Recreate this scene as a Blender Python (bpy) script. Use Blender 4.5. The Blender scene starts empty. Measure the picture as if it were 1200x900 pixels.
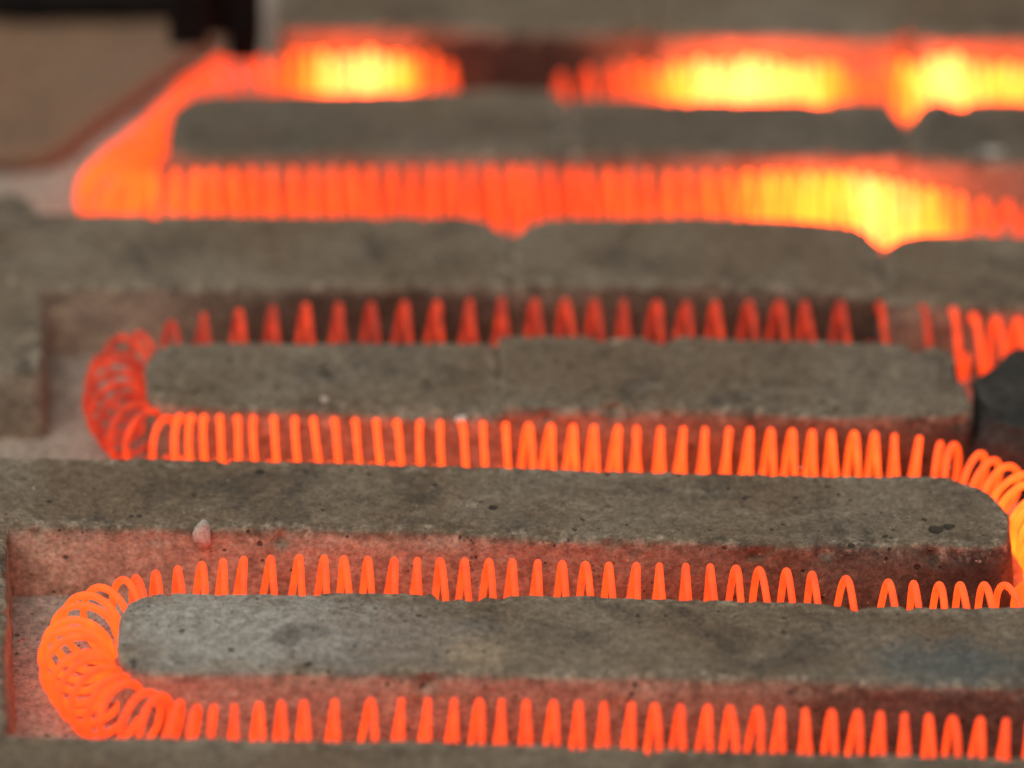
import bpy, math, random
import numpy as np

MM = 0.001
random.seed(7)
scene = bpy.context.scene
col = scene.collection

# ------------------------------------------------------------------ camera
ELEV = math.radians(30.0)
DIST = 1060.0          # millimetres from the lens to the middle of the plate
WIDTH = 126.0          # millimetres of plate across the frame at that distance
cd = bpy.data.cameras.new('camera')
cam = bpy.data.objects.new('camera', cd)
col.objects.link(cam)
cam.location = (0, -math.cos(ELEV) * DIST * MM, math.sin(ELEV) * DIST * MM)
cam.rotation_euler = (math.pi / 2 - ELEV, 0, 0)
cd.sensor_width = 36.0
cd.lens = 36.0 * DIST / WIDTH
cd.clip_start = 0.05
cd.clip_end = 50.0
cd.dof.use_dof = True
cd.dof.focus_distance = 1.024
cd.dof.aperture_fstop = 10.0
cd.dof.aperture_blades = 0
scene.camera = cam

# ------------------------------------------------------------------ world and lamps
world = bpy.data.worlds.new('World')
scene.world = world
world.use_nodes = True
bg = world.node_tree.nodes['Background']
bg.inputs['Color'].default_value = (1.0, 0.96, 0.90, 1)
bg.inputs['Strength'].default_value = 0.42

def area(name, loc, target, size, power, color):
    ld = bpy.data.lights.new(name, 'AREA')
    ld.shape = 'RECTANGLE'
    ld.size, ld.size_y = size
    ld.energy = power
    ld.color = color
    o = bpy.data.objects.new(name, ld)
    col.objects.link(o)
    o.location = loc
    d = np.array(target) - np.array(loc)
    from mathutils import Vector
    o.rotation_euler = Vector(d).to_track_quat('-Z', 'Y').to_euler()
    return o

area('room_lamp', (-0.50, -0.55, 1.2), (0, 0.02, 0), (1.1, 0.9), 10.0, (1.0, 0.895, 0.76))

# ------------------------------------------------------------------ render settings
vs = scene.view_settings
vs.view_transform = 'Standard'
vs.look = 'None'
vs.exposure = 0.0
vs.gamma = 1.0
vs.use_curve_mapping = False
scene.cycles.use_denoising = True
scene.cycles.max_bounces = 8
scene.cycles.diffuse_bounces = 5
scene.cycles.sample_clamp_indirect = 12.0

# ------------------------------------------------------------------ plate geometry helpers
FPX = 1200 * DIST / WIDTH
CAM = np.array([0, -math.cos(ELEV) * DIST, math.sin(ELEV) * DIST])
FWD = np.array([0, math.cos(ELEV), -math.sin(ELEV)])
UP = np.array([0, math.sin(ELEV), math.cos(ELEV)])
RIGHT = np.array([1.0, 0, 0])

def at(px, py, z=0.0):
    """the point of the level z (mm) that the photograph shows at a pixel"""
    d = FWD * FPX + RIGHT * (px - 600) + UP * (450 - py)
    return CAM + d * ((z - CAM[2]) / d[2])

def vnoise(P, seed=0):
    I = np.floor(P).astype(np.int64)
    F = P - I
    F = F * F * F * (F * (F * 6 - 15) + 10)
    def h(ix, iy, iz):
        n = (ix * 374761393 + iy * 668265263 + iz * 2147483647 + seed * 1274126177) & 0xffffffff
        n = ((n ^ (n >> 13)) * 1274126177) & 0xffffffff
        n = ((n ^ (n >> 16)) * 2246822519) & 0xffffffff
        return ((n ^ (n >> 15)) & 0xffff) / 32767.5 - 1.0
    r = 0
    for dx in (0, 1):
        for dy in (0, 1):
            for dz in (0, 1):
                w = (F[:, 0] if dx else 1 - F[:, 0]) * (F[:, 1] if dy else 1 - F[:, 1]) * (F[:, 2] if dz else 1 - F[:, 2])
                r = r + w * h(I[:, 0] + dx, I[:, 1] + dy, I[:, 2] + dz)
    return r

def fbm(P, freq, octaves=3, seed=0):
    P = P * freq + 31.7
    a, s = 1.0, 0
    for k in range(octaves):
        s = s + a * vnoise(P, seed + k * 17)
        P = P * 2.03 + 11.3
        a *= 0.5
    return s

def mesh_object(name, V, quads, mat, parent=None, attrs=None, smooth=True, tris=None):
    me = bpy.data.meshes.new(name)
    V = np.asarray(V, dtype=np.float32) * MM
    off = np.zeros(3)
    if parent is not None:
        off = np.array(parent.location)
    quads = np.asarray(quads, dtype=np.int32)
    me.vertices.add(len(V))
    me.vertices.foreach_set('co', V.ravel())
    n = len(quads)
    me.loops.add(n * 4)
    me.loops.foreach_set('vertex_index', quads.ravel())
    me.polygons.add(n)
    me.polygons.foreach_set('loop_start', np.arange(n, dtype=np.int32) * 4)
    me.polygons.foreach_set('use_smooth', np.full(n, smooth, dtype=bool))
    if attrs:
        for k, v in attrs.items():
            a = me.attributes.new(k, 'FLOAT', 'POINT')
            a.data.foreach_set('value', np.asarray(v, dtype=np.float32))
    me.update(calc_edges=True)
    me.validate()
    me.materials.append(mat)
    o = bpy.data.objects.new(name, me)
    col.objects.link(o)
    if parent is not None:
        o.parent = parent
        o.location = tuple(-off)
    return o

def rounded_outline(pts, ds=0.4):
    """closed counter-clockwise outline from (x, y, corner radius) in mm, evenly sampled, with outward normals"""
    n = len(pts)
    A = sum(pts[i][0] * pts[(i + 1) % n][1] - pts[(i + 1) % n][0] * pts[i][1] for i in range(n))
    if A < 0:
        pts = pts[::-1]
    dense = []
    for i in range(n):
        p = np.array(pts[i][:2]); a = np.array(pts[i - 1][:2]); b = np.array(pts[(i + 1) % n][:2])
        r = pts[i][2]
        u = (a - p) / np.linalg.norm(a - p); v = (b - p) / np.linalg.norm(b - p)
        ang = math.acos(max(-1, min(1, float(u @ v))))
        t = min(r / max(math.tan(ang / 2), 1e-3), 0.48 * min(np.linalg.norm(a - p), np.linalg.norm(b - p)))
        q0, q1 = p + u * t, p + v * t
        for k in range(17):
            w = k / 16
            dense.append((1 - w) ** 2 * q0 + 2 * w * (1 - w) * (p * 0.9 + (q0 + q1) * 0.05) + w * w * q1)
    dense = np.array(dense)
    D = np.vstack([dense, dense[:1]])
    L = np.concatenate([[0], np.cumsum(np.linalg.norm(np.diff(D, axis=0), axis=1))])
    N = int(L[-1] / ds)
    s = np.linspace(0, L[-1], N, endpoint=False)
    X = np.stack([np.interp(s, L, D[:, 0]), np.interp(s, L, D[:, 1])], 1)
    T = np.roll(X, -2, 0) - np.roll(X, 2, 0)
    T /= np.linalg.norm(T, axis=1)[:, None] + 1e-9
    return X, np.stack([T[:, 1], -T[:, 0]], 1)

def slab(name, corners, mat, parent, ztop=0.0, depth=9.8, bevel=0.8, draft=0.5, seed=0, rough=1.0, chip=1.0, ds=0.4, nin=22, nwall=12, clean=None):
    """a fired-clay block: rounded outline, drafted walls, worn rim, uneven top"""
    X, Nn = rounded_outline(corners, ds)
    N = len(X)
    # spine of the block
    c = X.mean(0); U, S, Vt = np.linalg.svd(X - c, full_matrices=False)
    ax = Vt[0]; pr = (X - c) @ ax; pw = (X - c) @ Vt[1]
    hw = (pw.max() - pw.min()) / 2
    lo, hi = pr.min() + hw, pr.max() - hw
    if lo > hi:
        lo = hi = (lo + hi) / 2
    mid = c + Vt[1] * (pw.max() + pw.min()) / 2
    # follow the slope of the strip
    proj = np.clip(pr, lo, hi)
    sp = mid + proj[:, None] * ax
    rings = []; edge = []
    for k in range(nwall):
        w = k / nwall
        z = ztop - depth + (depth - bevel) * w
        rings.append(np.column_stack([X + Nn * draft * (1 - w), np.full(N, z)])); edge.append(np.full(N, max(0, 1 - (ztop - bevel - z) / 1.6)))
    for k in range(5):
        a = k / 4 * math.pi / 2
        rings.append(np.column_stack([X - Nn * bevel * (1 - math.cos(a)), np.full(N, ztop - bevel + bevel * math.sin(a))])); edge.append(np.full(N, 1.0))
    X2 = X - Nn * bevel
    for k in range(1, nin + 1):
        t = k / nin
        rings.append(np.column_stack([X2 * (1 - t) + sp * t, np.full(N, ztop)]))
        edge.append(np.exp(-(t * hw / 1.3) ** 2) * np.ones(N))
    V = np.concatenate(rings); E = np.concatenate(edge)
    nr = len(rings)
    i = np.arange(N); j = (i + 1) % N
    Q = np.concatenate([np.column_stack([k * N + i, k * N + j, (k + 1) * N + j, (k + 1) * N + i]) for k in range(nr - 1)])
    # relief
    iswall = np.clip((ztop - V[:, 2]) / bevel, 0, 1)
    n3 = np.column_stack([np.tile(Nn, (nr, 1)) * iswall[:, None], 1 - 0.9 * iswall])
    P = V.copy()
    d = 0.22 * fbm(P, 0.09, 3, seed) + 0.07 * fbm(P, 0.6, 3, seed + 5)
    V = V + n3 * (d * rough)[:, None]
    wob = 0.45 * fbm(P * np.array([1, 1, 0.2]), 0.07, 3, seed + 9)
    V[:, :2] += np.tile(Nn, (nr, 1)) * (wob * E * rough)[:, None]
    ch = np.clip(fbm(P, 0.28, 3, seed + 21) - 0.42, 0, 1) * 1.5 * E * chip
    V[:, :2] -= np.tile(Nn, (nr, 1)) * ch[:, None] * 0.7
    V[:, 2] -= ch * 0.8
    fine = 0.10 * fbm(P, 1.3, 2, seed + 33) * E * chip
    V += n3 * fine[:, None]
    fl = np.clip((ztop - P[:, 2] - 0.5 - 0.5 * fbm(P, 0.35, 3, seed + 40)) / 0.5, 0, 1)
    if clean is not None:      # flank colour, paler above zero and darker below, by place along the block (mm)
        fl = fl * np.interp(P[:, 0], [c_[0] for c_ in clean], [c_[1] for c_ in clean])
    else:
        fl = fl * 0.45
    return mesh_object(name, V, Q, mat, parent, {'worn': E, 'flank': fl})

def px_outline(pts, z=0.0):
    return [(at(x, y, z)[0], at(x, y, z)[1], r) for x, y, r in pts]

def tag(o, label, category, group=None):
    o['label'] = label; o['category'] = category
    if group: o['group'] = group

def empty(name, loc_mm):
    o = bpy.data.objects.new(name, None)
    o.empty_display_size = 0.01
    o.location = tuple(np.array(loc_mm) * MM)
    col.objects.link(o)
    return o

# ------------------------------------------------------------------ materials
class NT:
    def __init__(self, name):
        self.m = bpy.data.materials.new(name); self.m.use_nodes = True
        self.t = self.m.node_tree; self.n = self.t.nodes
        self.b = self.n['Principled BSDF']
        tc = self.n.new('ShaderNodeTexCoord')
        sc = self.n.new('ShaderNodeVectorMath'); sc.operation = 'SCALE'; sc.inputs['Scale'].default_value = 1000.0
        self.l(tc.outputs['Object'], sc.inputs[0]); self.co = sc.outputs[0]
    def l(self, a, b): self.t.links.new(a, b)
    def noise(self, scale, detail=4, rough=0.55, dist=0.0, stretch=None):
        n = self.n.new('ShaderNodeTexNoise'); n.inputs['Scale'].default_value = scale
        n.inputs['Detail'].default_value = detail; n.inputs['Roughness'].default_value = rough; n.inputs['Distortion'].default_value = dist
        if stretch:
            m = self.n.new('ShaderNodeVectorMath'); m.operation = 'MULTIPLY'; m.inputs[1].default_value = stretch
            self.l(self.co, m.inputs[0]); self.l(m.outputs[0], n.inputs['Vector'])
        else:
            self.l(self.co, n.inputs['Vector'])
        return n.outputs['Fac']
    def voronoi(self, scale, rnd=1.0):
        v = self.n.new('ShaderNodeTexVoronoi'); v.inputs['Scale'].default_value = scale; v.inputs['Randomness'].default_value = rnd
        self.l(self.co, v.inputs['Vector']); return v
    def ramp(self, fac, a, b, va=0.0, vb=1.0):
        r = self.n.new('ShaderNodeMapRange'); r.interpolation_type = 'SMOOTHSTEP'
        r.inputs['From Min'].default_value = a; r.inputs['From Max'].default_value = b
        r.inputs['To Min'].default_value = va; r.inputs['To Max'].default_value = vb
        self.l(fac, r.inputs['Value']); return r.outputs['Result']
    def math(self, op, a, b):
        m = self.n.new('ShaderNodeMath'); m.operation = op
        for k, v in ((0, a), (1, b)):
            if isinstance(v, (int, float)): m.inputs[k].default_value = v
            else: self.l(v, m.inputs[k])
        return m.outputs[0]
    def mix(self, fac, a, b, mode='MIX'):
        m = self.n.new('ShaderNodeMix'); m.data_type = 'RGBA'; m.blend_type = mode
        if isinstance(fac, (int, float)): m.inputs[0].default_value = fac
        else: self.l(fac, m.inputs[0])
        for k, v in ((6, a), (7, b)):
            if isinstance(v, tuple): m.inputs[k].default_value = (*v, 1)
            else: self.l(v, m.inputs[k])
        return m.outputs[2]
    def gray(self, v):
        c = self.n.new('ShaderNodeCombineColor')
        for k in range(3): self.l(v, c.inputs[k])
        return c.outputs[0]
    def spot(self, x, y, rx, ry, soft=0.5):
        """a blotch with a ragged rim round a place on the plate"""
        s = self.n.new('ShaderNodeVectorMath'); s.operation = 'SUBTRACT'; s.inputs[1].default_value = (x, y, 0)
        self.l(self.co, s.inputs[0])
        m = self.n.new('ShaderNodeVectorMath'); m.operation = 'MULTIPLY'; m.inputs[1].default_value = (1 / rx, 1 / ry, 0)
        self.l(s.outputs[0], m.inputs[0])
        ln = self.n.new('ShaderNodeVectorMath'); ln.operation = 'LENGTH'; self.l(m.outputs[0], ln.inputs[0])
        d = self.math('ADD', ln.outputs['Value'], self.math('MULTIPLY', self.math('SUBTRACT', self.noise(0.22, 5, 0.65), 0.5), 1.6))
        return self.ramp(d, 1 - soft, 1 + soft, 1.0, 0.0)
    def bump(self, h, strength, dist, prev=None):
        b = self.n.new('ShaderNodeBump'); b.inputs['Strength'].default_value = strength; b.inputs['Distance'].default_value = dist * MM
        self.l(h, b.inputs['Height'])
        if prev is not None: self.l(prev, b.inputs['Normal'])
        return b.outputs['Normal']

def ceramic(name, brown, grey, dark, pale, soot=0.6, blotches=(), worn=True):
    k = NT(name)
    c = k.mix(k.ramp(k.noise(0.035, 5, 0.62, 0.5), 0.38, 0.62), brown, grey)
    c = k.mix(k.math('MULTIPLY', k.ramp(k.noise(0.10, 6, 0.70, 0.6), 0.46, 0.72), soot), c, dark)
    c = k.mix(k.math('MULTIPLY', k.ramp(k.noise(0.2, 6, 0.7, 0.3, (0.45, 1, 1)), 0.54, 0.74), 0.5), c, pale)
    for (px, py, rx, ry, amount, colour) in blotches:
        p = at(px, py)
        c = k.mix(k.math('MULTIPLY', k.spot(p[0], p[1], rx, ry), amount), c, colour)
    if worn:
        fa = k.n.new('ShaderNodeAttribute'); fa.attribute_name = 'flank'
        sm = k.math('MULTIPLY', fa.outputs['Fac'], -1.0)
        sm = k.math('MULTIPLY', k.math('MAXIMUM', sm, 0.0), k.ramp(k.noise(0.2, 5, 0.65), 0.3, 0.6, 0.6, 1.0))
        c = k.mix(sm, c, (0.035, 0.030, 0.027))  # flank below zero: dark colour, for soot and for painted shade
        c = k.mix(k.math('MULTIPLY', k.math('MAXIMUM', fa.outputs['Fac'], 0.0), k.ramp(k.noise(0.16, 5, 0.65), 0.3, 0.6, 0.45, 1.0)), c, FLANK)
        at_ = k.n.new('ShaderNodeAttribute'); at_.attribute_name = 'worn'
        w = k.math('MULTIPLY', at_.outputs['Fac'], k.ramp(k.noise(0.55, 5, 0.7), 0.47, 0.66))
        c = k.mix(k.math('MULTIPLY', w, 0.55), c, tuple(min(1, v * 1.25) for v in pale))
    # grain of the fired clay: dark and light grit
    g = k.noise(1.9, 2.5, 0.7)
    c = k.mix(1.0, c, k.gray(k.ramp(g, 0.25, 0.75, 0.74, 1.27)), 'MULTIPLY')
    g2 = k.noise(0.75, 4, 0.7)
    c = k.mix(1.0, c, k.gray(k.ramp(g2, 0.25, 0.75, 0.66, 1.32)), 'MULTIPLY')
    v = k.voronoi(0.62)
    size = k.math('MULTIPLY', k.ramp(k.noise(0.3, 3, 0.6), 0.45, 0.75), 0.30)
    pit = k.ramp(k.math('SUBTRACT', v.outputs['Distance'], size), -0.05, 0.06, 1.0, 0.0)
    c = k.mix(k.math('MULTIPLY', pit, 0.75), c, tuple(v_ * 0.4 for v_ in dark))
    v4 = k.voronoi(1.5)
    size4 = k.math('MULTIPLY', k.ramp(k.noise(0.24, 4, 0.65), 0.46, 0.7), 0.34)
    pore = k.ramp(k.math('SUBTRACT', v4.outputs['Distance'], size4), -0.06, 0.05, 1.0, 0.0)
    c = k.mix(k.math('MULTIPLY', pore, 0.6), c, tuple(v_ * 0.6 for v_ in dark))
    v3 = k.voronoi(0.17)
    size3 = k.math('MULTIPLY', k.ramp(k.noise(0.11, 2, 0.6), 0.5, 0.75), 0.16)
    d3 = k.math('ADD', v3.outputs['Distance'], k.math('MULTIPLY', k.math('SUBTRACT', k.noise(1.2, 3, 0.6), 0.5), 0.12))
    pit3 = k.ramp(k.math('SUBTRACT', d3, size3), -0.03, 0.04, 1.0, 0.0)
    c = k.mix(k.math('MULTIPLY', pit3, 0.8), c, tuple(v_ * 0.35 for v_ in dark))
    v2 = k.voronoi(1.15)
    size2 = k.math('MULTIPLY', k.ramp(k.noise(0.5, 3, 0.6), 0.52, 0.75), 0.30)
    grit = k.ramp(k.math('SUBTRACT', v2.outputs['Distance'], size2), -0.06, 0.03, 1.0, 0.0)
    c = k.mix(k.math('MULTIPLY', grit, 0.55), c, tuple(min(1, v_ * 1.5) for v_ in pale))
    k.l(c, k.b.inputs['Base Color'])
    k.b.inputs['Roughness'].default_value = 0.88
    k.b.inputs['Specular IOR Level'].default_value = 0.25
    n1 = k.bump(k.noise(0.7, 4, 0.65), 0.6, 0.6)
    n2 = k.bump(g, 0.3, 0.25, n1)
    n3 = k.bump(k.math('MULTIPLY', k.math('ADD', pit, k.math('MULTIPLY', pit3, 2.0)), -1.0), 0.8, 0.5, n2)
    k.l(n3, k.b.inputs['Normal'])
    return k.m

BROWN = (0.160, 0.118, 0.080); GREY = (0.200, 0.166, 0.125); DARK = (0.060, 0.051, 0.042); PALE = (0.35, 0.30, 0.235)
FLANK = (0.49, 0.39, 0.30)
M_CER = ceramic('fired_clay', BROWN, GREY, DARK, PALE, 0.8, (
    (265, 735, 14, 9, 0.65, (0.40, 0.40, 0.38)),
    (430, 750, 13, 8, 0.35, (0.36, 0.35, 0.33)),
    (334, 746, 1.5, 2.2, 0.6, (0.08, 0.072, 0.06)), (362, 738, 2.6, 1.6, 0.5, (0.08, 0.072, 0.06)),
    (560, 765, 3.5, 3.5, 0.6, (0.36, 0.29, 0.20)),
    (250, 150, 30, 9, 0.45, (0.09, 0.082, 0.068)), (850, 155, 30, 8, 0.5, (0.085, 0.078, 0.066)), (1150, 165, 18, 10, 0.5, (0.085, 0.078, 0.066)),
    (1120, 778, 9, 5, 0.8, (0.10, 0.115, 0.115)),
    (640, 530, 20, 5, 0.0, (0.1, 0.1, 0.1)),
))
M_BLACK = ceramic('charred_clay', (0.036, 0.035, 0.032), (0.058, 0.057, 0.053), (0.012, 0.012, 0.012), (0.075, 0.073, 0.068), 0.5, (), False)
M_BASE = ceramic('fired_clay_bed', (0.38, 0.32, 0.27), (0.40, 0.36, 0.32), (0.18, 0.15, 0.13), (0.46, 0.40, 0.34), 0.4, (), False)
M_BRICK = ceramic('tan_firebrick', (0.240, 0.150, 0.095), (0.225, 0.150, 0.102), (0.12, 0.085, 0.06), (0.26, 0.19, 0.13), 0.5, (), False)
M_PALE = ceramic('pale_crumb', (0.50, 0.45, 0.40), (0.55, 0.52, 0.48), (0.35, 0.32, 0.29), (0.62, 0.58, 0.54), 0.3, (), False)
M_HEARTH = ceramic('sooty_hearth', (0.03, 0.027, 0.024), (0.04, 0.037, 0.033), (0.012, 0.011, 0.01), (0.06, 0.055, 0.05), 0.5, (), False)

k = NT('blackened_iron')
c = k.mix(k.ramp(k.noise(0.3, 5, 0.65), 0.4, 0.65), (0.004, 0.004, 0.004), (0.011, 0.009, 0.008))
k.l(c, k.b.inputs['Base Color']); k.b.inputs['Roughness'].default_value = 0.85; k.b.inputs['Specular IOR Level'].default_value = 0.12
k.l(k.bump(k.noise(1.0, 5, 0.7), 0.5, 0.3), k.b.inputs['Normal'])
M_IRON = k.m

def glowing_wire():
    m = bpy.data.materials.new('glowing_resistance_wire'); m.use_nodes = True
    t = m.node_tree; b = t.nodes['Principled BSDF']
    a = t.nodes.new('ShaderNodeAttribute'); a.attribute_name = 'wire_glow'
    tc = t.nodes.new('ShaderNodeTexCoord')
    n = t.nodes.new('ShaderNodeTexNoise'); n.inputs['Scale'].default_value = 450; n.inputs['Detail'].default_value = 4
    t.links.new(tc.outputs['Object'], n.inputs['Vector'])
    mr = t.nodes.new('ShaderNodeMapRange'); mr.inputs['To Min'].default_value = -0.07; mr.inputs['To Max'].default_value = 0.07
    mr.inputs['From Min'].default_value = 0.25; mr.inputs['From Max'].default_value = 0.75
    t.links.new(n.outputs['Fac'], mr.inputs['Value'])
    ad = t.nodes.new('ShaderNodeMath'); ad.operation = 'ADD'
    t.links.new(a.outputs['Fac'], ad.inputs[0]); t.links.new(mr.outputs['Result'], ad.inputs[1])
    r = t.nodes.new('ShaderNodeValToRGB')
    S = 16.0
    stops = [(0.0, (0.38, 0.014, 0.007)), (0.22, (1.6, 0.090, 0.012)), (0.42, (2.4, 0.175, 0.016)), (0.62, (4.6, 0.38, 0.022)), (0.82, (9.0, 0.90, 0.050)), (1.0, (16.0, 1.5, 0.30))]
    e = r.color_ramp.elements
    e[0].position = 0.0; e[1].position = 1.0
    for p, cc in stops:
        el = e[0] if p == 0.0 else e[len(e) - 1] if p == 1.0 else e.new(p)
        el.color = (cc[0] / S, cc[1] / S, cc[2] / S, 1)
    t.links.new(ad.outputs[0], r.inputs['Fac'])
    t.links.new(r.outputs['Color'], b.inputs['Emission Color'])
    b.inputs['Emission Strength'].default_value = S
    b.inputs['Base Color'].default_value = (0.12, 0.040, 0.018, 1)
    b.inputs['Roughness'].default_value = 0.7
    return m
M_WIRE = glowing_wire()

# ------------------------------------------------------------------ hearth under everything
FLOOR = -9.6
def sheet(name, x0, x1, y0, y1, z, step, mat, parent, amp, seed):
    nx, ny = int((x1 - x0) / step) + 1, int((y1 - y0) / step) + 1
    gx, gy = np.meshgrid(np.linspace(x0, x1, nx), np.linspace(y0, y1, ny))
    V = np.column_stack([gx.ravel(), gy.ravel(), np.full(nx * ny, z)])
    V[:, 2] += amp * (0.25 * fbm(V, 0.08, 3, seed) + 0.10 * fbm(V, 0.7, 3, seed + 3))
    i = (np.arange(ny - 1)[:, None] * nx + np.arange(nx - 1)[None]).ravel()
    Q = np.column_stack([i, i + 1, i + nx + 1, i + nx])
    return mesh_object(name, V, Q, mat, parent)

hearth = sheet('hearth_floor', -400, 400, -300, 500, -24, 10, M_HEARTH, None, 1.0, 3)
hearth['kind'] = 'structure'

# ------------------------------------------------------------------ the fired-clay heating plate
plate = empty('heating_plate', (0, 0, -22))
tag(plate, 'cracked grey brown fired clay plate with long ribs between the glowing coil rows', 'heating plate')

# bed of the grooves, with its own thickness
def bed(name, x0, x1, y0, y1, ztop, zbot, step, mat, parent, seed):
    nx, ny = int((x1 - x0) / step) + 1, int((y1 - y0) / step) + 1
    gx, gy = np.meshgrid(np.linspace(x0, x1, nx), np.linspace(y0, y1, ny))
    V = np.column_stack([gx.ravel(), gy.ravel(), np.full(nx * ny, ztop)])
    V[:, 2] += 0.22 * fbm(V, 0.08, 3, seed) + 0.09 * fbm(V, 0.7, 3, seed + 3)
    i = (np.arange(ny - 1)[:, None] * nx + np.arange(nx - 1)[None]).ravel()
    Q = [np.column_stack([i, i + 1, i + nx + 1, i + nx])]
    g = np.arange(nx * ny).reshape(ny, nx)
    border = np.concatenate([g[0, :], g[1:, -1], g[-1, -2::-1], g[-2:0:-1, 0]])
    low = V[border].copy(); low[:, 2] = zbot
    b2 = np.arange(len(border)) + len(V)
    V = np.vstack([V, low])
    Q.append(np.column_stack([b2, np.roll(b2, -1), np.roll(border, -1), border]))
    return mesh_object(name, V, np.concatenate(Q), mat, parent)
bed('groove_bed', -95, 95, -108, 128, FLOOR, -22, 0.7, M_BASE, plate, 11)

def rib(pts, seed, mat=M_CER, label=None, **kw):
    o = slab('rib', px_outline(pts), mat, plate, seed=seed, **kw)
    if label: o['label'] = label
    return o

# nearest rib, cut by the lower edge of the picture
rib([(-260, 857, 1), (0, 860, 1), (400, 866, 2), (800, 877, 2), (1200, 885, 1), (1420, 889, 1), (1420, 985, 1), (-260, 960, 1)], 1)
# rounded rib with the pale grey patch on its end
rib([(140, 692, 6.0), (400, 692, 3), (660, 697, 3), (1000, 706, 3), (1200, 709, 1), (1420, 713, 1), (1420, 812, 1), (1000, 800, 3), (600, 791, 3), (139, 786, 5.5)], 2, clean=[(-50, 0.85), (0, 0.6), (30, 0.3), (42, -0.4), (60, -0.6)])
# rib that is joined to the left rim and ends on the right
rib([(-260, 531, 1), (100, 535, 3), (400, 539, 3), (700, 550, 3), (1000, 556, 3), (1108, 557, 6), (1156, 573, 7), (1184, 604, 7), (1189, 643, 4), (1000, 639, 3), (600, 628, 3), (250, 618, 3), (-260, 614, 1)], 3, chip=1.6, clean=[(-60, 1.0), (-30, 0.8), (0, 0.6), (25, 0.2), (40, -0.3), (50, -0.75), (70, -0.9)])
# cracked rib: two stumps and a charred end
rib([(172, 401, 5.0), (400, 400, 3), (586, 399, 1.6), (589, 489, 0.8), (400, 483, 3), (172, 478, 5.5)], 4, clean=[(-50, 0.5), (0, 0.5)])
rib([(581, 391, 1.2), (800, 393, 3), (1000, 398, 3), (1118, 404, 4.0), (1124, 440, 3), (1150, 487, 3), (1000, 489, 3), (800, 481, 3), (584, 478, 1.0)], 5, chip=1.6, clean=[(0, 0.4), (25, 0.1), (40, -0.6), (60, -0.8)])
rib([(1140, 446, 0.8), (1160, 430, 1.0), (1183, 410, 1.5), (1230, 406, 2), (1400, 402, 1), (1400, 500, 1), (1200, 506, 2), (1150, 497, 1.5)], 6, M_BLACK, 'charred black rib end beside the broken grey rib', chip=3.0, rough=3.2)
# rib with two V notches
rib([(-260, 247, 1), (60, 248, 3), (300, 251, 3), (560, 251, 5), (599, 276, 1.2), (599, 336, 1.0), (300, 337, 3), (-260, 335, 1)], 7, clean=[(-60, 0.9), (-48, 0.8), (-40, 0.1), (-30, -0.5), (0, -0.5)])  # past the left end, the shade of the front wall is painted dark
rib([(595, 276, 1.2), (634, 252, 5), (800, 252, 3), (950, 257, 3), (1008, 262, 4), (1033, 292, 1.2), (1033, 350, 3.0), (990, 342, 3), (800, 335, 3), (595, 336, 1.0)], 8, clean=[(0, 0.1), (30, -0.3), (50, -0.5)])  # front wall shade carried on in the flank colour
rib([(1033, 292, 1.2), (1062, 272, 4), (1270, 276, 6), (1270, 362, 5), (1032, 357, 1.5)], 9)
# far rounded rib, broken twice
rib([(206, 107, 7), (400, 107, 3), (530, 102, 3), (640, 102, 3), (665, 112, 1.2), (666, 184, 0.8), (400, 182, 3), (186, 189, 7)], 10, rough=0.6)
rib([(661, 112, 1.2), (690, 113, 3), (800, 117, 3), (1040, 115, 2.5), (1063, 146, 1.0), (1065, 183, 1.0), (800, 181, 3), (662, 183, 0.8)], 12, rough=0.6)
rib([(1064, 146, 1.0), (1082, 118, 3), (1400, 116, 1), (1400, 194, 1), (1065, 188, 1.0)], 13)
# farthest rib, along the top of the picture
rib([(322, -40, 2), (768, -42, 2), (771, 34, 0.8), (740, 40, 2), (325, 34, 2)], 14, clean=[(-35, 0.2), (-14, 0.1), (-9, -0.95), (9, -0.95), (14, 0.1)])  # middle of the wall painted dark, as if unlit above the sunken coil
rib([(765, -42, 0.6), (1400, -45, 1), (1400, 48, 1), (1080, 46, 2), (1066, 30, 2), (1050, 46, 2), (769, 42, 0.6)], 15)

# the left rim of the plate, between the ribs that grow from it
def rim(pts, seed, **kw):
    return slab('rim', px_outline(pts, -0.35), M_CER, plate, ztop=-0.35, seed=seed, **kw)
rim([(-255, 600, 1), (8, 600, 0.6), (9, 875, 0.6), (-255, 875, 1)], 21)
rim([(-255, 322, 1), (49, 322, 1), (51, 437, 1.2), (-255, 437, 1)], 22)
rim([(-255, 222, 1), (34, 224, 2.5), (58, 262, 1), (-255, 262, 1)], 23)

# ------------------------------------------------------------------ glowing coil
R0, RW = 4.12, 0.43
C, HT, RR, ADV, SEC = [], [], [], [], []      # per loop: centre, heat, radius, how bunched the visible half is, section

def add_loop(ax, ay, zc, heat, sec, R=R0, adv=0.5):
    """one loop whose crest shows at a pixel, lying with its middle at height zc"""
    o = R + RW
    P = at(ax, ay, zc + o * UP[2]) - o * UP
    C.append(P); HT.append(heat); RR.append(R); ADV.append(adv); SEC.append(sec)

def interp(x, table):
    xs = [t[0] for t in table]; ys = [t[1] for t in table]
    return float(np.interp(x, xs, ys))

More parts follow.
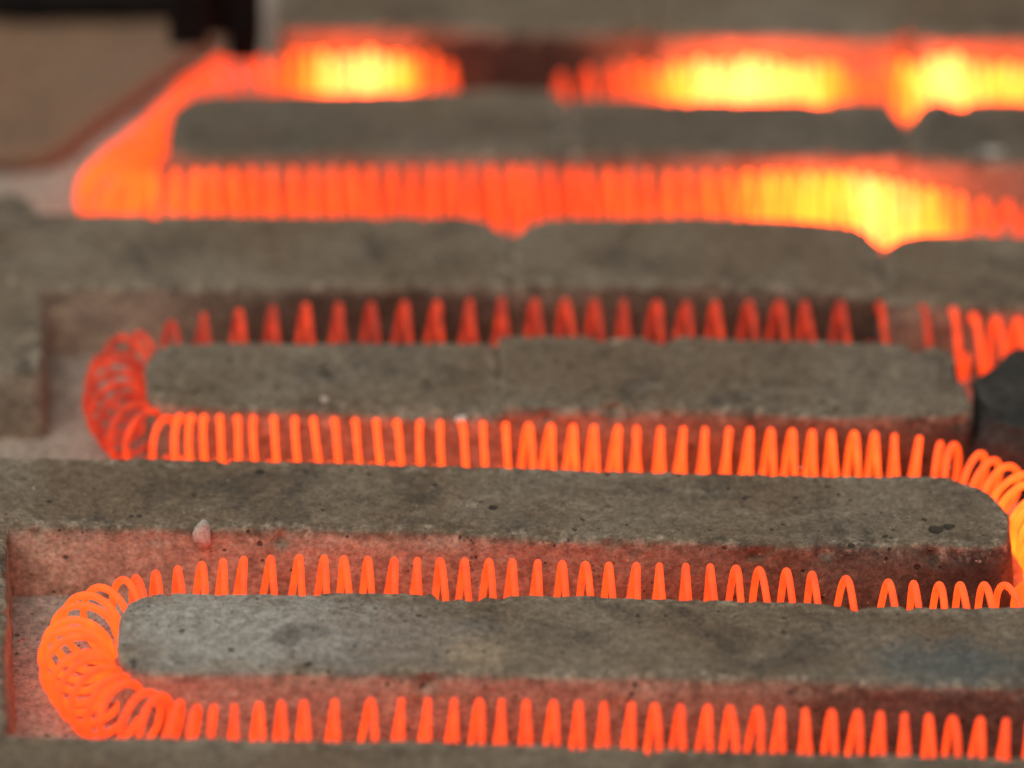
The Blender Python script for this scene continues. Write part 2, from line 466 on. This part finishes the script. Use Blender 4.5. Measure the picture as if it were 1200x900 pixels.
def bend(px_path, n, zc, heats, sec, R=(R0,)):
    """n loops spread along a bend; the path is given where the middle of the coil shows"""
    W = np.array([at(x, y, zc) for x, y in px_path])
    # smooth spline through the points
    k = len(W); ts = np.linspace(0, k - 1, 400)
    out = []
    for t in ts:
        i = min(int(t), k - 2); f = t - i
        p0, p1, p2, p3 = W[max(i - 1, 0)], W[i], W[i + 1], W[min(i + 2, k - 1)]
        out.append(0.5 * ((2 * p1) + (-p0 + p2) * f + (2 * p0 - 5 * p1 + 4 * p2 - p3) * f * f + (-p0 + 3 * p1 - 3 * p2 + p3) * f ** 3))
    out = np.array(out)
    L = np.concatenate([[0], np.cumsum(np.linalg.norm(np.diff(out, axis=0), axis=1))])
    for j in range(n):
        u = (j + 0.5) / n
        s = (u + 0.012 * math.sin(j * 2.4)) * L[-1]
        p = np.array([np.interp(s, L, out[:, a]) for a in range(3)])
        C.append(p); RR.append(float(np.interp(u, np.linspace(0, 1, len(R)), R)) * (1 + 0.04 * math.sin(j * 1.7))); ADV.append(0.1)
        HT.append(float(np.interp(u, np.linspace(0, 1, len(heats)), heats))); SEC.append(sec)

# row 1 (nearest), right to left
g1 = [1325, 1296, 1267, 1237, 1208, 1178, 1148, 1117, 1090, 1062, 1032, 1004, 974, 946, 915, 887, 857, 828, 797, 768, 739, 709, 679, 649, 618, 589, 561, 532, 500, 470, 435, 393, 358, 331, 304, 275, 248, 226]
for x in g1:
    add_loop(x, interp(x, [(226, 824), (275, 824), (331, 820), (435, 817), (600, 818), (800, 824), (1000, 831), (1178, 841), (1330, 848)]), -4.6, 0.20, 0, adv=interp(x, [(250, 0.35), (600, 0.65), (1200, 0.95)]))
bend([(214, 866), (180, 856), (145, 840), (112, 818), (92, 790), (90, 762), (104, 740), (130, 724), (160, 714)], 15, -4.8, [0.2, 0.2, 0.22, 0.26, 0.38, 0.42, 0.36, 0.28], 1, (4.0,))
# row 2, left to right
g2 = [166, 186, 212, 237, 262, 283, 318, 351, 380, 406, 433, 461, 490, 518, 546, 574, 602, 631, 660, 688, 716, 745, 775, 806, 835, 863, 893, 925, 955, 994, 1045, 1074, 1102, 1129, 1157, 1184]
for x in g2:
    a = interp(x, [(170, 0.35), (300, 0.5), (600, 0.55), (860, 0.75), (900, 0.35), (1200, 0.25)])
    add_loop(x, interp(x, [(166, 672), (185, 667), (237, 657), (283, 651), (351, 649), (461, 652), (600, 654), (716, 658), (835, 660), (925, 665), (994, 674), (1045, 678), (1102, 681), (1184, 681)]), -4.6, 0.24 if x < 1100 else 0.3, 2, adv=a)
bend([(1208, 726), (1232, 712), (1244, 690), (1243, 665), (1234, 640), (1218, 616), (1196, 597), (1168, 582), (1138, 570), (1110, 561), (1088, 557)], 18, -4.7, [0.35, 0.5, 0.62, 0.66, 0.62, 0.45, 0.34, 0.32], 3)
# row 3, right to left
g3 = [1074, 1050, 1026, 1001, 976, 952, 928, 903, 877, 853, 827, 800, 775, 748, 723, 697, 672, 645, 620, 593, 567, 542, 516, 493, 467, 443, 418, 394, 371, 347, 322, 298, 278, 258, 240, 224, 210]
for x in g3:
    a = interp(x, [(220, 0.4), (500, 0.7), (1000, 1.0), (1030, 0.6), (1060, 0.2)])
    add_loop(x, interp(x, [(210, 484), (258, 485), (347, 487), (443, 490), (567, 493), (672, 496), (775, 499), (877, 500), (976, 503), (1026, 505), (1075, 510), (1102, 517)]), -4.2, 0.38, 4, adv=a)
bend([(203, 528), (184, 524), (163, 514), (146, 497), (138, 475), (138, 452), (148, 434), (163, 425)], 9, -4.4, [0.26, 0.08, 0.02, 0.02, 0.02, 0.02], 5, (3.8,))
# row 4, left to right
g4 = [172, 203, 242, 283, 322, 361, 400, 437, 475, 513, 553, 591, 629, 666, 700, 734, 769, 805, 841, 879, 914, 948, 988, 1033, 1082, 1118, 1143, 1170, 1192, 1212, 1232, 1252]
for x in g4:
    add_loop(x, interp(x, [(172, 386), (203, 374), (242, 366), (283, 361), (361, 354), (475, 352), (591, 349), (700, 349), (805, 352), (914, 351), (1033, 353), (1082, 356), (1118, 360), (1143, 366), (1170, 370), (1252, 374)]), -4.0,
             interp(x, [(172, 0.02), (1080, 0.03), (1118, 0.18), (1250, 0.25)]), 6, adv=0.85 if x < 300 else 0.5 if x < 1100 else 0.1)
bend([(1275, 405), (1310, 385), (1330, 350), (1325, 310), (1300, 275), (1262, 262)], 14, -4.0, [0.25, 0.25], 7)
# row 5, right to left
x = 1238.0
while x > 178:
    add_loop(x, interp(x, [(190, 199), (300, 197), (600, 194), (800, 200), (1000, 202), (1100, 222), (1150, 232), (1200, 236), (1240, 238)]), -3.8,
             interp(x, [(190, 0.50), (260, 0.44), (330, 0.34), (600, 0.24), (740, 0.30), (820, 0.44), (900, 0.68), (970, 0.86), (1060, 0.92), (1105, 0.74), (1135, 0.42), (1160, 0.26), (1250, 0.22)]), 8, adv=0.4)
    x -= 23.2 + 1.2 * math.sin(x * 0.37) + (5 if x > 1130 else -6 if x > 900 else 0)
bend([(170, 242), (146, 243), (125, 237), (132, 214), (155, 187), (182, 160), (207, 137), (231, 118), (254, 106), (274, 99)], 24, -4.0, [0.48, 0.44, 0.34, 0.32, 0.32, 0.28, 0.22], 9, (3.9, 3.8, 3.5, 2.9, 2.4, 2.2, 2.4, 3.1, 3.9))
# row 6 (farthest), left to right; stretched out and sunken in the middle
x = 284.0
while x < 1300:
    h = interp(x, [(284, 0.22), (320, 0.36), (350, 0.62), (385, 0.9), (420, 1.0), (465, 0.88), (500, 0.56), (525, 0.30), (545, 0.08), (640, 0.08), (735, 0.22), (755, 0.46), (790, 0.8), (830, 0.95), (880, 1.0), (950, 0.88), (985, 0.66), (1010, 0.38), (1040, 0.42), (1065, 0.8), (1105, 1.0), (1160, 0.84), (1300, 0.85)])
    y = interp(x, [(290, 62), (340, 62), (520, 65), (545, 97), (560, 112), (625, 112), (652, 86), (690, 72), (740, 74), (800, 76), (870, 68), (960, 76), (1010, 84), (1060, 72), (1110, 67), (1200, 80), (1300, 84)])
    y += 3.5 * math.sin(x * 0.083) + 2.5 * math.sin(x * 0.21 + 1)
    r = interp(x, [(520, R0), (545, 1.2), (630, 1.2), (655, 3.4), (690, 4.4), (740, R0)])
    add_loop(x, y, -5.0 if 530 < x < 650 else -4.2, h, 10, R=r, adv=0.3)
    x += (1 + 0.22 * math.sin(x * 0.31)) * interp(x, [(300, 21), (350, 14), (490, 14), (520, 21), (545, 60), (625, 40), (650, 34), (740, 24), (770, 14), (980, 14), (1000, 21), (1040, 21), (1060, 14), (1300, 14)])

C = np.array(C); HT = np.array(HT); RR = np.array(RR); ADV = np.array(ADV); SEC = np.array(SEC)
NL = len(C)
rng = np.random.default_rng(5)
bendy = np.where(SEC % 2 == 1, 1.0, 0.0)
tilt = rng.normal(0, 0.04, NL) + bendy * rng.normal(0, 0.05, NL); lean = rng.normal(0, 0.035, NL) + bendy * rng.normal(0, 0.09, NL)
# keep the loops on the bed and settle the bends smoothly
SUB = 34
u = np.arange(0, (NL - 1) * SUB + 1) / SUB
def cat(A, t):
    t = np.clip(t, 0, NL - 1.0001)
    i = t.astype(int); f = (t - i)
    i0 = np.clip(i - 1, 0, NL - 1); i2 = np.clip(i + 1, 0, NL - 1); i3 = np.clip(i + 2, 0, NL - 1)
    if A.ndim > 1: f = f[:, None]
    p0, p1, p2, p3 = A[i0], A[i], A[i2], A[i3]
    return 0.5 * (2 * p1 + (p2 - p0) * f + (2 * p0 - 5 * p1 + 4 * p2 - p3) * f ** 2 + (3 * p1 - p0 - 3 * p2 + p3) * f ** 3)
adv = np.interp(u, np.arange(NL), ADV)
uc = u - adv * np.sin(2 * math.pi * u) / (2 * math.pi)
ctr = cat(C, uc)
# tangents from a smoothed centre line
Cs = C.copy()
for _ in range(3):
    Cs[1:-1] = (Cs[:-2] + 2 * Cs[1:-1] + Cs[2:]) / 4
G = np.gradient(Cs, axis=0); G[:, 2] = 0
G /= np.linalg.norm(G, axis=1)[:, None]
for i_ in range(NL):            # in the straight grooves the turns stand square to the groove
    if SEC[i_] % 2 == 0: G[i_] = (np.sign(G[i_, 0]), 0, 0)
for _ in range(5):
    G[1:-1] = (G[:-2] + 2 * G[1:-1] + G[2:]) / 4
T = cat(G, uc); T[:, 2] = 0
T /= np.linalg.norm(T, axis=1)[:, None]
Zv = np.array([0, 0, 1.0]); S = np.cross(T, Zv)
ph = 2 * math.pi * u
Rv = np.interp(u, np.arange(NL), RR)
tl = np.interp(u, np.arange(NL), tilt); ln = np.interp(u, np.arange(NL), lean)
line = ctr + Rv[:, None] * (np.cos(ph)[:, None] * UP * 0 + np.cos(ph)[:, None] * Zv + np.sin(ph)[:, None] * S)
line += T * (Rv * (tl * np.cos(ph) + ln * np.sin(ph)))[:, None]
HT = HT + rng.normal(0, 1, NL) * np.where(SEC == 10, 0.03, np.where(SEC == 8, 0.035, 0.018))
heat = np.interp(u, np.arange(NL), HT)
# sweep a round wire along the line
tan = np.gradient(line, axis=0); tan /= np.linalg.norm(tan, axis=1)[:, None]
radial = line - ctr; radial -= (radial * tan).sum(1)[:, None] * tan
radial /= np.linalg.norm(radial, axis=1)[:, None] + 1e-9
bi = np.cross(tan, radial)
K = 10
coil = empty('heating_coil', (0, 0, FLOOR + 0.5))
tag(coil, 'glowing orange red spiral wire winding back and forth through the grooves', 'heating coil')
sec_at = SEC[np.clip(np.round(u).astype(int), 0, NL - 1)]
names = {s: ('coil_run' if s % 2 == 0 else 'coil_bend') for s in range(11)}
labels = {6: 'duller red stretched run of the coil', 8: 'run of the coil with a yellow overheated stretch', 10: 'farthest run, yellow hot in patches and sagging between them'}
for s in range(11):
    idx = np.where(sec_at == s)[0]
    if idx[-1] + 1 < len(u): idx = np.append(idx, idx[-1] + 1)
    n = len(idx)
    a = np.arange(K) / K * 2 * math.pi
    V = line[idx][:, None, :] + RW * (np.cos(a)[None, :, None] * radial[idx][:, None, :] + np.sin(a)[None, :, None] * bi[idx][:, None, :])
    V = V.reshape(-1, 3)
    i = (np.arange(n - 1)[:, None] * K + np.arange(K)[None]); j = (np.arange(n - 1)[:, None] * K + (np.arange(K)[None] + 1) % K)
    Q = np.column_stack([i.ravel(), (i + K).ravel(), (j + K).ravel(), j.ravel()])
    o = mesh_object(names[s], V, Q, M_WIRE, coil, {'wire_glow': np.repeat(heat[idx], K)})
    if s in labels: o['label'] = labels[s]

# ------------------------------------------------------------------ firebrick and iron at the far left
def prism(name, outline_mm, z0, z1, mat, parent=None, seed=0, rough=1.0, bevel=1.0, ds=1.2):
    return slab(name, outline_mm, mat, parent, ztop=z1, depth=z1 - z0, bevel=bevel, draft=0.0, seed=seed, rough=rough, chip=0.6, ds=ds, nin=14, nwall=16)
zf = FLOOR - 0.6
b_out = px_outline([(-300, 186, 2), (60, 182, 6), (112, 140, 8), (200, 78, 8), (262, 40, 4), (270, 12, 2), (-300, 16, 3)], -7.0)
brick = prism('firebrick', b_out, zf, -7.0, M_BRICK, None, 41, 1.2)
tag(brick, 'blurred tan firebrick lying flat left of the rear coil bend', 'brick')

# blackened bar behind the brick and the clamp that feeds the coil
p0, p1 = at(-300, 14, -4.6), at(212, 10, -4.6)
bar = prism('iron_bar', [(p0[0], p0[1] + 1.0, 0.5), (p1[0], p1[1] + 1.0, 0.5), (p1[0], p1[1] + 12, 0.5), (p0[0], p0[1] + 12, 0.5)], FLOOR - 0.4, -4.0, M_IRON, None, 61, 0.5, 0.6)
tag(bar, 'dark iron bar behind the tan firebrick in the far left corner', 'bar')
p = at(286, 78, 0.0); q = at(222, 78, 0.0)
clamp = empty('terminal_clamp', (p[0], p[1], 1.0))
tag(clamp, 'black metal clamp hanging down onto the far left start of the coil', 'clamp')
def block(name, x0, x1, y0, y1, z0, z1, seed):
    o = slab(name, [(x0, y0, 0.8), (x1, y0, 0.8), (x1, y1, 0.8), (x0, y1, 0.8)], M_IRON, clamp, ztop=z1, depth=z1 - z0, bevel=0.8, draft=-0.7, seed=seed, rough=3.0, chip=0.6, ds=0.5, nin=6, nwall=40)
    return o
block('lead_bar', p[0] - 2.9, p[0] + 2.6, p[1] - 1.4, p[1] + 1.4, 1.4, 46, 62)
block('jaw', q[0] - 2.6, q[0] + 3.0, q[1] - 7.0, q[1] - 3.4, 6.6, 46, 63)
block('bridge', q[0] - 2.6, p[0] + 2.4, q[1] - 3.2, p[1] - 1.7, 6.2, 38, 64)
block('pin', q[0] + 3.2, p[0] - 2.8, q[1] - 6.0, q[1] - 4.0, 9, 12, 65)

# ------------------------------------------------------------------ loose crumbs
def crumb(name, px, py, size, zc, mat, label, seed, group=None, squash=(1, 1, 0.8)):
    P0 = at(px, py, zc)
    nu, nv = 20, 12
    V = []
    for a in range(nv + 1):
        th = math.pi * a / nv
        for b in range(nu):
            f = 2 * math.pi * b / nu
            V.append((math.sin(th) * math.cos(f), math.sin(th) * math.sin(f), math.cos(th)))
    V = np.array(V)
    d = 1 + 0.28 * fbm(V + seed * 3.1, 1.1, 3, seed)
    V = V * d[:, None] * np.array(squash) * size + P0
    Q = []
    for a in range(nv):
        for b in range(nu):
            Q.append((a * nu + b, (a + 1) * nu + b, (a + 1) * nu + (b + 1) % nu, a * nu + (b + 1) % nu))
    o = empty(name, P0 - np.array([0, 0, size * squash[2]]))
    bpy.data.objects.remove(o)
    o = mesh_object(name, V, Q, mat, None)
    tag(o, label, 'crumb', group)
    return o
crumb('clay_crumb', 237, 628, 1.35, -0.7, M_PALE, 'pale crumb stuck on the front edge of the rib above the left coil bend', 51, squash=(0.85, 0.7, 1.35))
crumb('clay_crumb', 540, 491, 0.75, -0.3, M_PALE, 'small pale crumb at the crack in the middle rib', 52)
crumb('clay_crumb', 381, 469, 0.5, 0.1, M_PALE, 'tiny white crumb on top of the middle rib left of its crack', 53)
crumb('clay_crumb', 1160, 192, 2.2, -1.8, M_PALE, 'blurred pinkish crumb under the far right rib stump', 54, squash=(1.4, 0.7, 0.9))

# grit and flakes lying in the grooves, too small to pick apart
gr = np.random.default_rng(23)
VV, QQ, n0 = [], [], 0
cube = np.array([(-1, -1, -1), (1, -1, -1), (1, 1, -1), (-1, 1, -1), (-1, -1, 1), (1, -1, 1), (1, 1, 1), (-1, 1, 1)], float)
cf = np.array([(0, 3, 2, 1), (4, 5, 6, 7), (0, 1, 5, 4), (1, 2, 6, 5), (2, 3, 7, 6), (3, 0, 4, 7)])
def strew(px, py, z, size):
    global n0
    b = cube * gr.uniform(0.55, 1.0, (8, 1)) * gr.uniform(0.5, 1.0, 3) + gr.normal(0, 0.12, (8, 3))
    a_ = gr.uniform(0, 6.28); ca, sa = math.cos(a_), math.sin(a_)
    b = np.column_stack([b[:, 0] * ca - b[:, 1] * sa, b[:, 0] * sa + b[:, 1] * ca, b[:, 2] * 0.7]) * size
    VV.append(b + at(px, py, z) + np.array([0, 0, size * 0.35])); QQ.append(cf + n0); n0 += 8
for k_ in range(150): strew(gr.uniform(14, 150), gr.uniform(700, 858), FLOOR, 0.08 + 0.22 * gr.random() ** 3)
for k_ in range(70): strew(gr.uniform(60, 140), gr.uniform(420, 535), FLOOR, 0.10 + 0.25 * gr.random() ** 3)
for k_ in range(260):
    row = gr.integers(0, 5)
    strew(gr.uniform(20, 1180), [(700, 780), (545, 612), (403, 470), (256, 330), (868, 900)][row][0] + gr.random() * 66, 0.0, 0.05 + 0.16 * gr.random() ** 4)
grit = mesh_object('clay_grit', np.concatenate(VV), np.concatenate(QQ), M_BASE, None, None, False)
grit['kind'] = 'stuff'; grit['label'] = 'fine clay grit strewn over the ribs and groove ends'; grit['category'] = 'grit'
